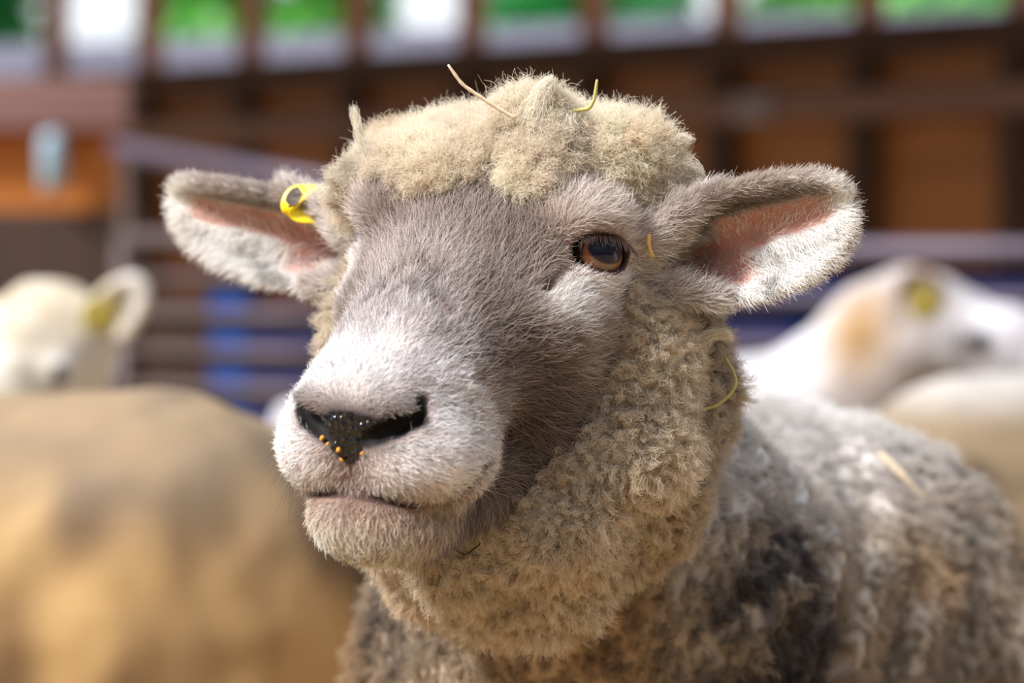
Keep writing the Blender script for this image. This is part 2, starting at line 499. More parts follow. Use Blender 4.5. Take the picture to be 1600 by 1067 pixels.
for q_, c_, l_ in ((( 0, 160, -118), (160, 138, 130), 2.2), ((9, 160, -117), (186, 168, 160), 2.4), ((-9, 160, -117), (180, 162, 154), 2.4), ((20, 158, -120), (228, 222, 218), 3), ((-20, 158, -118), (228, 222, 218), 3), ((12, 157, -128), (206, 196, 190), 3), ((-12, 158, -127), (206, 196, 190), 3), ((-20, 164, -96), (150, 124, 116), 2.2),
                   ((0, 165, -102), (46, 42, 46), 1.0), ((8, 166, -98), (46, 42, 46), 1.0), ((-8, 166, -98), (46, 42, 46), 1.0), ((22, 163, -101), (70, 58, 56), 1.6), ((31, 160, -86), (110, 96, 92), 2.4), ((26, 155, -78), (200, 196, 194), 3.0), ((-26, 155, -78), (225, 222, 220), 3.0), ((34, 148, -72), (190, 186, 186), 3.0), ((33, 159, -99), (150, 138, 134), 2.4), ((38, 152, -100), (225, 222, 220), 3), ((30, 156, -110), (225, 220, 216), 3)):
    FACE.append((np.array(q_, float), C(*c_), l_))
FQ = np.array([f[0] for f in FACE]); FC = np.array([f[1] for f in FACE]); FL = np.array([f[2] for f in FACE])
FQm = FQ * [-1, 1, 1]
def face_lookup(q):
    col = np.zeros((len(q), 3)); ln = np.zeros(len(q))
    for s in range(0, len(q), 40000):
        p = q[s:s + 40000]
        d2 = ((p[:, None, :] - FQ[None]) ** 2).sum(2)
        dm = ((p[:, None, :] - FQm[None]) ** 2).sum(2) + np.where(FQ[:, 0] > 12, 0, 4000)[None]
        d2 = np.minimum(d2, dm)
        w = 1 / (d2 + 70) ** 2.0
        w /= w.sum(1)[:, None]
        col[s:s + 40000] = w @ FC; ln[s:s + 40000] = w @ FL
    return col, ln

NOSE_Q = np.array([0, 166.0, -102])
def nose_black(q):
    """bare black skin between and around the nostrils"""
    x = np.abs(q[:, 0])
    d = np.minimum(ell(np.c_[x, q[:, 1], q[:, 2]], (0, 166, -100), (20, 14, 9)), ell(np.c_[x, q[:, 1], q[:, 2]], (0, 166, -109), (8, 14, 10)))
    d = np.maximum(d, 2.2 - chain(np.c_[x, q[:, 1], q[:, 2]], NOSTRIL, 3))
    return 1 - smooth(-1.0, 2.5, d + 1.2 * vnoise(q, 5, 31))
def eye_rim(q):
    p = q.copy(); p[:, 0] = np.abs(p[:, 0])
    e = p - (EYE_C + EYE_D * (EYE_R + 1))
    es, eu, ed = e @ EYE_S, e @ EYE_U, e @ EYE_D
    ap = (np.sqrt((es / 16.5) ** 2 + ((eu - 0.2) / 9.4) ** 2) - 1) * 10
    tear = cone(p, EYE_C + EYE_D * 17 + EYE_S * 14 * np.sign(EYE_S[1]), (60, 72, -28), 2.0, 0.6)
    return np.where(np.abs(ed) < 18, np.minimum(ap, np.maximum(tear, -1) + .8), 50)
def ear_zone(q, nq):
    """bare pink skin inside the ear 0..1, and the hair colour"""
    bare = np.zeros(len(q)); col = np.tile(C(196, 186, 180), (len(q), 1)); on = np.zeros(len(q)); dirs = np.zeros((len(q), 3))
    for E in EARS:
        s, w, h = ear_coords(q, E)
        m = (ear_sdf(q, E) < 2.5) & (s > 0.02)
        sc = np.clip(s, 0, 1)
        up = np.interp(sc, ET, EUP) * (0.90 if E[0] > 0 else 0.70); lo = np.interp(sc, ET, ELO) * (0.95 if E[0] > 0 else 1.0)
        x = (w - (up - lo) / 2) / np.maximum((up + lo) / 2, 1) + 0.10 * vnoise(q, 12, 41)
        front = (nq @ E[4]) > 0.05
        A = smooth(-.12, .02, x) * (1 - smooth(.42, .6, x)) * smooth(.22, .32, s) * (1 - smooth(.84, .95, s))
        B = smooth(-.85, -.6, x) * (1 - smooth(.0, .25, x)) * (1 - smooth(.38, .54, s))
        b = np.clip(A + B, 0, 1) * front
        top = smooth(.35, .7, x)
        tipw = smooth(.75, .98, s)
        c = (1 - top)[:, None] * C(248, 246, 244) + top[:, None] * C(192, 178, 168)
        c = c * (1 - tipw)[:, None] + tipw[:, None] * C(246, 242, 236)
        dk = top * (1 - smooth(.55, .85, x)) * (1 - tipw)
        c = c * (1 - .45 * dk)[:, None]
        c = c * (1 - .45 * smooth(0.0, .6, vnoise(q, 7, 42) + .4 * vnoise(q, 3, 43)) * (1 - .8 * smooth(.45, .8, s)))[:, None]
        c = np.where(front[:, None], c, C(196, 182, 170))
        bare[m] = b[m]; col[m] = c[m]; on[m] = 1
        dirs[m] = (E[2] * 0.8 + 0)[None] + (np.sign(x) * .7)[m, None] * E[3]
    return bare, col, on, dirs

WOOL_M = smooth(2.0, -1.0, DW - DH) * NEAR          # 1 on wool, 0 on the short-haired face
BODY_M = smooth(6.0, -6.0, DB - np.minimum(DH, DW))
EARB, EARC, EARON, EARD = np.zeros(len(V)), np.zeros((len(V), 3)), np.zeros(len(V)), np.zeros((len(V), 3))
EARB[NEAR], EARC[NEAR], EARON[NEAR], EARD[NEAR] = ear_zone(Q[NEAR], VN[NEAR] @ HB.T)
FCOL = np.tile(C(190, 180, 175), (len(V), 1)); FLEN = np.full(len(V), 5.0)
FCOL[NEAR], FLEN[NEAR] = face_lookup(Q[NEAR])
NB = np.zeros(len(V)); NB[NEAR] = nose_black(Q[NEAR])
_p = Q.copy(); _p[:, 0] = np.abs(_p[:, 0])
NO = np.zeros(len(V)); NO[NEAR] = 1 - smooth(1.2, 3.2, chain(_p[NEAR], NOSTRIL, 3))
ER = np.full(len(V), 50.0); ER[NEAR] = eye_rim(Q[NEAR])

TEMPLE = to_head(hit(552, 312)[None])[0]; FARCHEEK = to_head(hit(536, 470)[None])[0]
def wool_col(p):
    q = to_head(p)
    n1 = vnoise(p, 0.030, 51); n2 = vnoise(p, 0.011, 52)
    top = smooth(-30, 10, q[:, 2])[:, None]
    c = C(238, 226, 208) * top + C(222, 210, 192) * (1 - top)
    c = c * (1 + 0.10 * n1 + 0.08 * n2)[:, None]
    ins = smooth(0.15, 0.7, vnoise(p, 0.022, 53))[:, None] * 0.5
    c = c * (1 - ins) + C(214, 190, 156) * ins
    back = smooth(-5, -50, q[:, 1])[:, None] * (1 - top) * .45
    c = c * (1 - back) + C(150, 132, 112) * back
    # dark soiled tips over the far temple
    d = np.exp(-(((q - TEMPLE) / [26, 30, 17]) ** 2).sum(1)) + .9 * np.exp(-(((q - FARCHEEK) / [18, 30, 26]) ** 2).sum(1))
    sp = (d * smooth(.0, .35, vnoise(p, 0.007, 54)))[:, None]
    return c * (1 - sp) + C(60, 48, 42) * sp
SOIL = [hit(*k) for k in ((1235, 940), (1150, 1040), (1280, 1030), (600, 1000), (640, 925), (1220, 880))]
def fleece_col(p):
    n1 = vnoise(p, 0.10, 61); n2 = vnoise(p, 0.028, 62); n3 = vnoise(p, 0.010, 63)
    c = C(164, 148, 130) * (1 + .16 * n1 + .20 * n2 + .14 * n3)[:, None]
    up = smooth(0.70, 0.80, p[:, 2])[:, None]  # upper fleece painted paler, as if lit by the sky overhead
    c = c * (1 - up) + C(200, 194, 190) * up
    rim = (smooth(0.785, 0.815, p[:, 2]) * smooth(2.0, 2.15, p[:, 1]))[:, None]  # white rim light along the back, put into the colour
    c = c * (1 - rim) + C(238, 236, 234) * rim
    tan = smooth(.0, .6, vnoise(p, 0.06, 64) - .2 * n1)[:, None] * (1 - up)
    c = c * (1 - .5 * tan) + C(178, 144, 102) * .5 * tan
    # soiled patches on the near shoulder and the edge of the chest
    def patch(k, r): return np.exp(-(np.linalg.norm(p - SOIL[k], axis=1) / r) ** 2)
    soil = patch(0, .047) + patch(1, .047) + .9 * patch(2, .042) + patch(3, .042) + .7 * patch(4, .027) + .7 * patch(5, .03)
    soil = np.clip(soil * 1.3, 0, 1) * smooth(-.35, .25, n2 + .7 * n3 + .1)
    return c * (1 - .88 * soil)[:, None] + C(62, 56, 58) * (.88 * soil)[:, None]

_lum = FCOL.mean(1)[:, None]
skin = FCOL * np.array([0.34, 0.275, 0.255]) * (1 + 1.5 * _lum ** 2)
skin = np.where(EARON[:, None] > 0, EARC * .75, skin)
skin = skin * (1 - EARB)[:, None] + C(196, 142, 130) * EARB[:, None]
er = (1 - smooth(0.8, 3.4, ER))[:, None]
skin = skin * (1 - er) + C(52, 38, 36) * er
skin = skin * (1 - NO)[:, None] + C(22, 17, 18) * NO[:, None]
skin = skin * (1 - NB)[:, None] + C(26, 24, 28) * NB[:, None]
mouth_d = np.full(len(V), 50.0)
_p = Q.copy(); _p[:, 0] = np.abs(_p[:, 0])
for a_, b_ in zip(MOUTH[:-1], MOUTH[1:]): mouth_d[NEAR] = np.minimum(mouth_d[NEAR], cone(_p[NEAR], a_, b_, 2, 2))
ml = (1 - smooth(0, 2, mouth_d))[:, None]
skin = skin * (1 - ml) + C(70, 48, 42) * ml
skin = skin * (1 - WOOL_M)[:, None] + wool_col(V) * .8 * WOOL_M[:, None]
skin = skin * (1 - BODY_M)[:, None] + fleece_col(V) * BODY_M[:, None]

M_SKIN = principled('sheep_skin', None, 0.75, attr='coat', spec=0.25)
M_HAIR = principled('sheep_hair', None, 0.55, attr='coat', spec=0.35, translucent=0.25)
M_WOOL = principled('sheep_wool', None, 0.85, attr='coat', spec=0.15, translucent=0.35)
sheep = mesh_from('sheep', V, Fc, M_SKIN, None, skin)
tag(sheep, 'big sheep in focus facing the camera with grey-white face and cream wool topknot', 'sheep')

# wet bare nose: a thin glossy skin lying on the muzzle
sel = (NB[Fc].min(1) > 0.45)
nf = Fc[sel]; u, inv = np.unique(nf.ravel(), return_inverse=True)
M_NOSE = principled('wet_black_nose', srgb(7, 9, 16), 0.15, spec=0.35, coat=0.4)
_nt = M_NOSE.node_tree; _tc = _nt.nodes.new('ShaderNodeTexCoord'); _vo = _nt.nodes.new('ShaderNodeTexVoronoi'); _bp = _nt.nodes.new('ShaderNodeBump')
_vo.inputs['Scale'].default_value = 330; _vo.feature = 'SMOOTH_F1'
_bp.invert = True; _bp.inputs['Strength'].default_value = 1.0; _bp.inputs['Distance'].default_value = 0.0022
_nt.links.new(_tc.outputs['Object'], _vo.inputs['Vector']); _nt.links.new(_vo.outputs['Distance'], _bp.inputs['Height'])
for _k in ('Normal', 'Coat Normal'): _nt.links.new(_bp.outputs[0], _nt.nodes['Principled BSDF'].inputs[_k])
nose = mesh_from('nose', V[u] + VN[u] * 0.0004, inv.reshape(-1, 4), M_NOSE, sheep)
nose['label'] = 'wet black nose'

# ------------------------------------------------------------------ hair
def sample(mask_face_weight, n):
    w = FA * mask_face_weight
    cdf = np.cumsum(w); tot = cdf[-1]
    f = np.searchsorted(cdf, RNG.random(n) * tot); f = np.minimum(f, len(Fc) - 1)
    u, v = RNG.random(n), RNG.random(n)
    W = np.stack([(1 - u) * (1 - v), u * (1 - v), u * v, (1 - u) * v], 1)
    idx = Fc[f]
    def mix(A):
        return (A[idx] * (W[..., None] if A.ndim == 2 else W)).sum(1)
    return mix
def unit(v): return v / (np.linalg.norm(v, axis=-1, keepdims=True) + 1e-12)
def tangent(v, n): return unit(v - n * (v * n).sum(-1, keepdims=True))

def short_fur(name, weight, n, lenfac=1.0, lift=0.5, rad=0.00012, flow_fn=None, col_fn=None):
    mix = sample(weight, n)
    P, N = mix(V), unit(mix(VN))
    q = to_head(P)
    col = col_fn(mix, q); L = mix(FLEN * (.35 + .65 * smooth(2, 9, ER))) * lenfac / 1000 * (0.7 + 0.6 * RNG.random(n))
    fl = tangent(flow_fn(mix, q) + 0.35 * RNG.normal(size=(n, 3)), N)
    swirl = vnoise(P, 0.012, 71)[:, None]
    fl = unit(fl + 0.5 * swirl * np.cross(N, fl))
    li = lift * (0.6 + 0.8 * RNG.random(n))[:, None]
    d0 = unit(fl * (1 - .3 * li) + N * li)
    t = np.linspace(0, 1, 4)[None, :, None]
    side = RNG.normal(size=(n, 1, 3)) * 0.10
    pts = P[:, None] - N[:, None] * .0006 + L[:, None, None] * (t * d0[:, None] + t ** 2 * (0.30 * fl[:, None] - 0.18 * li[:, None] * N[:, None] + side))
    r = np.linspace(1, .25, 4)[None] * rad * (0.7 + 0.6 * RNG.random(n))[:, None]
    col = np.clip(col * (1.12 - (.62 - .42 * col.mean(1)) * RNG.random(n) + .25 * RNG.random(n) ** 4)[:, None], 0, 0.94)
    mz = (Q_DARK(q) * RNG.random(n) > .93)[:, None]              # scattered dark hairs over the white muzzle
    col = np.where(mz, C(96, 88, 92), col)
    return strands(name, pts, r, col, M_HAIR, sheep)
def Q_DARK(q): return smooth(95, 125, q[:, 1] - .5 * (q[:, 2] + 100) * (q[:, 2] > -100)) * (np.abs(q[:, 0]) < 70)

fw = lambda A: A[Fc].mean(1)
EARM = fw(EARON); faceW = fw((1 - WOOL_M) * (1 - BODY_M) * (1 - NB) * (1 - NO) * (1 - EARON) * smooth(1.2, 3.4, ER) * (DH < 6) * smooth(0.2, 1.4, mouth_d))
def face_flow(mix, q):
    v = q - np.array([0, 172, -100]) + 0
    v = unit(v)
    low = smooth(-126, -138, q[:, 2])[:, None]
    v = v * (1 - low) + np.array([0, .35, -1.0]) * low
    return dir_world(v)
def face_cols(mix, q):
    c = mix(FCOL)
    wr = np.full(len(q), 50.0)
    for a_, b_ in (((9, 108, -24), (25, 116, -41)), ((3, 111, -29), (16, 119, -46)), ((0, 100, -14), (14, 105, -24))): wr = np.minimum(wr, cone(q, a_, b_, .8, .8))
    c = c * (1 - .45 * (1 - smooth(.5, 4, wr)))[:, None]  # shade of the bridge folds painted into the hair colour
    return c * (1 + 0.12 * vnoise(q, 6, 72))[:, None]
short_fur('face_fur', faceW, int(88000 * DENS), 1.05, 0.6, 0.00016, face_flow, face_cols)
# the guard hairs between them: a few long pale ones
short_fur('face_guard_hair', faceW, int(22000 * DENS), 1.4, 0.8, 0.00014, face_flow, lambda mix, q: np.clip(face_cols(mix, q) * 1.35 + .08, 0, .93))
earW = EARM * (1 - .82 * fw(EARB)) * fw(1 - WOOL_M)
short_fur('ear_fur', earW, int(50000 * DENS), 1.15, 0.8, 0.00015, lambda mix, q: dir_world(mix(EARD)), lambda mix, q: mix(EARC))

def wool(name, weight, n_lock, n_str, L0, spread, col_fn, droop=0.35, rad=0.00011, K=8, curl=0.0011, frizz=0.5, mat=None, len_mod=None, parent=None):
    mix = sample(weight, n_lock)
    P, N = mix(V), unit(mix(VN))
    C0 = col_fn(P)
    drp = tangent(np.array([[0, 0, -1.0]]) + 0.5 * RNG.normal(size=(n_lock, 3)), N)
    D = unit(N + droop * drp + 0.30 * RNG.normal(size=(n_lock, 3)))
    L = L0 * (0.6 + 0.8 * RNG.random(n_lock)) * (1 + .35 * vnoise(P, .014, 73))
    if len_mod is not None: L = L * len_mod(P, mix)
    e1 = tangent(RNG.normal(size=(n_lock, 3)), D); e2 = np.cross(D, e1)
    ph = RNG.random(n_lock) * 6.28; turns = 0.8 + 1.0 * RNG.random(n_lock)
    t = np.linspace(0, 1, K)
    n = n_lock * n_str
    li = np.repeat(np.arange(n_lock), n_str)
    ang = RNG.random(n) * 6.28; rr = spread * np.sqrt(RNG.random(n)) * np.repeat(0.7 + .6 * RNG.random(n_lock), n_str)
    off = np.cos(ang)[:, None] * e1[li] + np.sin(ang)[:, None] * e2[li]
    l = L[li] * (0.65 + 0.5 * RNG.random(n))
    squeeze = (1 - 0.72 * t ** 1.3)[None, :, None]
    a = ph[li][:, None] + 6.28 * turns[li][:, None] * t[None] + 0.7 * RNG.normal(size=(n, 1))
    amp = (curl * (0.3 + t))[None] * (0.6 + .8 * RNG.random((n, 1)))
    pts = (P[li] - N[li] * .002)[:, None] + rr[:, None, None] * off[:, None] * squeeze + (l[:, None] * t[None])[..., None] * D[li][:, None]
    pts = pts + (np.cos(a) * amp)[..., None] * e1[li][:, None] + (np.sin(a) * amp)[..., None] * e2[li][:, None]
    stray = (RNG.random(n) < 0.12)[:, None, None]
    wk = np.cumsum(RNG.normal(size=(n, K, 3)), 1) * (frizz * 0.0006) * np.where(stray, 2.0, 1.0)
    pts = pts + wk * t[None, :, None]
    r = np.linspace(1, .55, K)[None] * rad * (0.7 + 0.6 * RNG.random(n))[:, None]
    col = np.clip(C0[li] * (0.85 + 0.3 * RNG.random(n))[:, None], 0, .9)
    return strands(name, pts, r, col, mat or M_WOOL, parent or sheep)

woolV = WOOL_M * (1 - BODY_M)
vis = smooth(-0.3, 0.0, -(VN * unit(V - CAM)).sum(1)) * .85 + .15
topW = fw(woolV * smooth(-22, -12, Q[:, 2]) * vis)
ruffW = fw(woolV * smooth(-12, -22, Q[:, 2]) * vis)
edge = lambda P, mix: 0.55 + 0.45 * smooth(.5, 1.0, mix(WOOL_M))
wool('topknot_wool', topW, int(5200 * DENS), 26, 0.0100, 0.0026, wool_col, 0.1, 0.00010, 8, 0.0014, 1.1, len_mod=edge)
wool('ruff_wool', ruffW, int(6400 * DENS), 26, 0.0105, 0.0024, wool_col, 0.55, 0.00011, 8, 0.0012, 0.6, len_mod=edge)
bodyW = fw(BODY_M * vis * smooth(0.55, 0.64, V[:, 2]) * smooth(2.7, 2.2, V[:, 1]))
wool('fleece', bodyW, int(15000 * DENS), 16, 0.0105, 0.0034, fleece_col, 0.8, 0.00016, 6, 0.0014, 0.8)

# ------------------------------------------------------------------ eyes
def eye_material():
    m = bpy.data.materials.new('amber_eye'); m.use_nodes = True
    nt = m.node_tree; b = nt.nodes['Principled BSDF']
    b.inputs['Roughness'].default_value = 0.25
    b.inputs['Coat Weight'].default_value = 0.6; b.inputs['Coat Roughness'].default_value = 0.02; b.inputs['Specular IOR Level'].default_value = 0.15
    a = nt.nodes.new('ShaderNodeAttribute'); a.attribute_name = 'coat'
    nt.links.new(a.outputs['Color'], b.inputs['Base Color'])
    return m
M_EYE = eye_material()
def make_eye(side):
    nu, nv = 96, 64
    th = np.linspace(0, np.pi, nv + 1); ph = np.linspace(0, 2 * np.pi, nu, endpoint=False)
    T, Pp = np.meshgrid(th, ph, indexing='ij')
    x, y, z = np.sin(T) * np.cos(Pp), np.sin(T) * np.sin(Pp), np.cos(T)     # z looks out
    R = EYE_R * (1 + 0.05 * np.exp(-(T / 0.55) ** 2))
    L = np.stack([x * R, y * R, z * R], -1).reshape(-1, 3)
    s, u = L[:, 0] - 2.0 * np.sign(EYE_S @ np.array([1.0, -1.0, 0])), L[:, 1]
    rad = np.hypot(s, u); jit = 0.5 * np.sin(np.arctan2(u, s) * 23) + .4 * np.sin(np.arctan2(u, s) * 41)
    pup = smooth(1.06, .94, np.sqrt((s / 11.0) ** 2 + ((u - 2.2) / 7.4) ** 2))[:, None]
    iris = smooth(13.6, 12.8, rad)[:, None]
    ir = smooth(7, 12, rad + jit)[:, None]
    c = C(128, 108, 88) * (1 - ir) + C(138, 82, 46) * ir
    ring = smooth(11.8, 13.4, rad)[:, None]
    c = c * (1 - .85 * ring) + C(30, 18, 14) * .85 * ring
    c = c * iris + C(44, 30, 26) * (1 - iris)
    c = c * (1 - pup) + C(6, 16, 44) * pup  # the pupil's navy is sky reflection put into its colour
    w = L[:, :1] * EYE_S + L[:, 1:2] * EYE_U + L[:, 2:] * EYE_D + EYE_C
    idx = np.arange((nv + 1) * nu).reshape(nv + 1, nu)
    f = np.stack([idx[:-1], idx[1:], np.roll(idx, -1, 1)[1:], np.roll(idx, -1, 1)[:-1]], -1).reshape(-1, 4)
    if side < 0:
        w = w * [-1, 1, 1]; f = f[:, ::-1]
        w = (w - EYE_C * [-1, 1, 1]) * .93 + EYE_C * [-1, 1, 1]
        w = w * [1 / 1.17, 1, 1]
    return mesh_from('eye', to_world(w), f, M_EYE, sheep, c)
make_eye(1); make_eye(-1)
# upper lashes
n = 150
tt = RNG.uniform(-0.95, 1.0, n)
sgn = np.sign(EYE_S[1])
base = EYE_C + EYE_D * (EYE_R + 1.8) + EYE_S * (tt * 15.6)[:, None] * -sgn + EYE_U * (9.3 * np.sqrt(1 - tt ** 2 * .98) + 0.8)[:, None]
d0 = unit(EYE_D * 1.0 - EYE_U * .35 + EYE_S * (-sgn * tt * .6)[:, None] + .15 * RNG.normal(size=(n, 3)))
t = np.linspace(0, 1, 6)[None, :, None]
Ls = (RNG.uniform(6, 10, n) * (0.75 + .35 * np.clip(tt, 0, 1)))[:, None, None]
lp = base[:, None] + Ls * (t * d0[:, None] - t ** 2 * .45 * EYE_U)
strands('eyelash', to_world(lp.reshape(-1, 3)).reshape(n, 6, 3), np.linspace(1, .3, 6)[None] * 0.00016 * np.ones((n, 1)), np.tile(C(92, 72, 66), (n, 1)), M_HAIR, sheep)
# whiskers on lips and chin
mix = sample(faceW * fw(smooth(-105, -125, Q[:, 2]) * smooth(100, 130, Q[:, 1])), 90)
P, N = mix(V), unit(mix(VN))
d0 = unit(N + dir_world(np.array([0, .2, -.5])) + .3 * RNG.normal(size=P.shape))
Ls = RNG.uniform(.010, .022, 90)[:, None, None]
t = np.linspace(0, 1, 6)[None, :, None]
strands('whisker', P[:, None] + Ls * (t * d0[:, None] + t ** 2 * .25 * np.array([0, 0, -1.0])), np.linspace(1, .3, 6)[None] * 0.00010 * np.ones((90, 1)), np.tile(C(60, 50, 48), (90, 1)), M_HAIR, sheep)

# loose locks that stand out from the wool
def tuft(name, pts, r0, n, col, label=None, K=14):
    """pts: head-frame millimetres from root to tip"""
    pts = to_world(np.array(pts, float)); m = len(pts)
    u = np.linspace(0, m - 1, K)
    path = np.stack([np.interp(u, np.arange(m), pts[:, c]) for c in range(3)], 1)
    for _ in range(2): path[1:-1] = (path[:-2] + path[1:-1] * 2 + path[2:]) / 4
    t = np.linspace(0, 1, K)
    off = RNG.normal(size=(n, 1, 3)) * (r0 / 1000) * (1 - .75 * t ** .8)[None, :, None]
    ln = 1 - .35 * RNG.random((n, 1)) ** 2
    tt = ln * t[None] * (K - 1)
    P = np.stack([np.interp(tt.ravel(), np.arange(K), path[:, c]).reshape(n, K) for c in range(3)], -1)
    ph = RNG.random((n, 1)) * 6.28
    wav = 0.0007 * np.stack([np.sin(ph + t[None] * 14), np.cos(ph * 2 + t[None] * 12), np.sin(ph * 3 + t[None] * 13)], -1)
    P = P + off + wav + np.cumsum(RNG.normal(size=(n, K, 3)), 1) * .0003
    return P, np.clip(np.array(col)[None] * (0.85 + .3 * RNG.random((n, 1))), 0, .9)
# ------------------------------------------------------------------ boxes, tubes
def rotz(a):
    c, s = math.cos(a), math.sin(a)
    return np.array([[c, -s, 0], [s, c, 0], [0, 0, 1.0]])
class MB:
    def __init__(self): self.v = []; self.f = []; self.n = 0
    def add(self, v, f):
        self.v.append(np.asarray(v, float)); self.f += [tuple(int(i) + self.n for i in q) for q in f]; self.n += len(v)
        return self
    def box(self, c, size, R=None, bev=0.0):
        bm = bmesh.new(); bmesh.ops.create_cube(bm, size=1.0)
        for v in bm.verts: v.co = Vector((v.co.x * size[0], v.co.y * size[1], v.co.z * size[2]))
        if bev: bmesh.ops.bevel(bm, geom=list(bm.edges), offset=bev, segments=2, affect='EDGES', profile=0.6)
        v = np.array([x.co[:] for x in bm.verts]); bm.verts.index_update()
        f = [[x.index for x in q.verts] for q in bm.faces]; bm.free()
        if R is not None: v = v @ np.asarray(R).T
        return self.add(v + np.asarray(c, float), f)
    def tube(self, path, rad, seg=10, cap=True):
        path = np.asarray(path, float); m = len(path)
        rad = np.broadcast_to(np.asarray(rad, float), (m,))
        tg = np.gradient(path, axis=0); tg /= np.linalg.norm(tg, axis=1)[:, None] + 1e-12
        up = np.array([0, 0, 1.0]) if abs(tg[0][2]) < 0.9 else np.array([1.0, 0, 0])
        a = np.cross(tg[0], up); a /= np.linalg.norm(a)
        vs = []
        th = np.linspace(0, 2 * np.pi, seg, endpoint=False)
        for i in range(m):
            a = a - tg[i] * (a @ tg[i]); a /= np.linalg.norm(a); b = np.cross(tg[i], a)
            vs.append(path[i] + rad[i] * (np.cos(th)[:, None] * a + np.sin(th)[:, None] * b))
        v = np.concatenate(vs); f = []
        for i in range(m - 1):
            for k in range(seg):
                f.append((i * seg + k, i * seg + (k + 1) % seg, (i + 1) * seg + (k + 1) % seg, (i + 1) * seg + k))
        if cap:
            f.append(tuple(range(seg))[::-1]); f.append(tuple((m - 1) * seg + k for k in range(seg)))
        return self.add(v, f)
    def build(self, name, mat, parent=None, smooth_=False):
        me = bpy.data.meshes.new(name)
        me.from_pydata(np.concatenate(self.v).tolist(), [], self.f)
        me.polygons.foreach_set('use_smooth', [smooth_] * len(me.polygons))
        me.update()
        bm = bmesh.new(); bm.from_mesh(me); bmesh.ops.recalc_face_normals(bm, faces=bm.faces); bm.to_mesh(me); bm.free()
        o = bpy.data.objects.new(name, me); COL.objects.link(o)
        me.materials.append(mat)
        if parent: o.parent = parent
        return o
def struct(o): o['kind'] = 'structure'; return o

# ------------------------------------------------------------------ the barn
M_PANEL = principled('stained_plywood', srgb(166, 112, 64), 0.6, noise=((1.2, 1.2, 9.0), tuple(srgb(140, 90, 50)), .35, .65, 4))
M_POST = principled('dark_timber', srgb(70, 46, 34), 0.7, noise=((9, 9, 1.0), tuple(srgb(52, 34, 26)), .35, .65, 4))
M_MULL = principled('red_brown_timber', srgb(178, 124, 100), 0.6, noise=((9, 9, 1.0), tuple(srgb(150, 98, 76)), .35, .65, 4))
M_BOARD = principled('grey_brown_board', srgb(128, 100, 90), 0.65, noise=((1, 1, 12), tuple(srgb(108, 82, 76)), .35, .65, 4))
M_PURPLE = principled('weathered_purple_board', srgb(132, 98, 92), 0.65, noise=((1, 1, 12), tuple(srgb(112, 80, 76)), .35, .65, 4))
M_ORANGE = principled('orange_pine', srgb(216, 138, 62), 0.55, noise=((1, 1, 8), tuple(srgb(190, 108, 40)), .35, .65, 4))
M_STEEL = principled('galvanised_steel', srgb(150, 148, 156), 0.4, metallic=0.6)
M_LAV = principled('faded_steel_tube', srgb(88, 78, 92), 0.5, metallic=0.2)
M_RAIL = principled('grey_brown_tube', srgb(84, 70, 70), 0.5, metallic=0.2)
M_BLUE = principled('blue_plastic_sheet', srgb(18, 70, 150), 0.45)
M_NAVY = principled('navy_plastic_sheet', srgb(34, 34, 88), 0.5)
M_PALE = principled('pale_blue_plastic', srgb(150, 178, 196), 0.45)
M_STRAW = principled('straw_litter', srgb(178, 146, 96), 0.9, noise=((14, 14, 14), tuple(srgb(120, 94, 62)), .35, .65, 6), bump=(60, .6, .02))
M_LAWN = principled('mown_grass', srgb(96, 150, 62), 0.9, noise=((3, 3, 3), tuple(srgb(66, 118, 46)), .35, .65, 5))
M_WHITE = principled('white_rendered_wall', srgb(122, 122, 142), 0.7)
M_ROOF = principled('shade_roof_timber', srgb(120, 90, 70), 0.8)

WD = np.array([1.0, -0.82, 0]); WD /= np.linalg.norm(WD)          # along the back wall
WNRM = np.array([-WD[1], WD[0], 0]) * -1                         # its face towards the pens
if WNRM[1] > 0: WNRM = -WNRM
W0 = np.array([0, 11.2, 0])
WR = np.stack([WD, -WNRM, [0, 0, 1.0]], 1)
def wallpt(t, out=0.0, z=0.0): return W0 + WD * t + WNRM * out + np.array([0, 0, z])
def wall_t(px):
    u = (px - 800) / FPX
    return (u * 11.2 / (1 + .82 * u)) / WD[0]
SILL = 1.75
T0, T1 = -9.0, 7.0
fl = MB().box((-1.0, 6.5, -0.03), (22, 23, 0.06)).build('floor', M_STRAW); struct(fl)
lawn = MB().box((0, 28, -0.06), (60, 24, 0.06)).build('ground_outside', M_LAWN); struct(lawn)
mid = (T0 + T1) / 2
wl_ = MB().box(wallpt(mid, 0, SILL / 2 - .02), (T1 - T0, 0.05, SILL), WR).build('wall_back', M_PANEL); struct(wl_)
sl = MB().box(wallpt(mid, 0.03, SILL - 0.02), (T1 - T0, 0.16, 0.12), WR).build('trim_1', M_POST); struct(sl)
hd = MB().box(wallpt(mid, 0.0, 2.92), (T1 - T0, 0.16, 0.16), WR).build('trim_2', M_POST); struct(hd)
STEP = 0.338 * 1.405 / WD[0]
t_first = wall_t(1140)
k0 = int(math.ceil((T0 - t_first) / STEP)); k1 = int((T1 - t_first) / STEP)
no = 3
for k in range(k0, k1 + 1):
    t = t_first + k * STEP
    m = MB().box(wallpt(t, 0.02, (SILL + 2.9) / 2), (0.075, 0.10, 2.9 - SILL), WR, 0.006).build('trim_%d' % no, M_MULL); struct(m); no += 1
    p = MB().box(wallpt(t + .01, 0.07, SILL / 2 - .03), (0.105, 0.10, SILL - .06), WR, 0.008).build('trim_%d' % no, M_POST); struct(p); no += 1
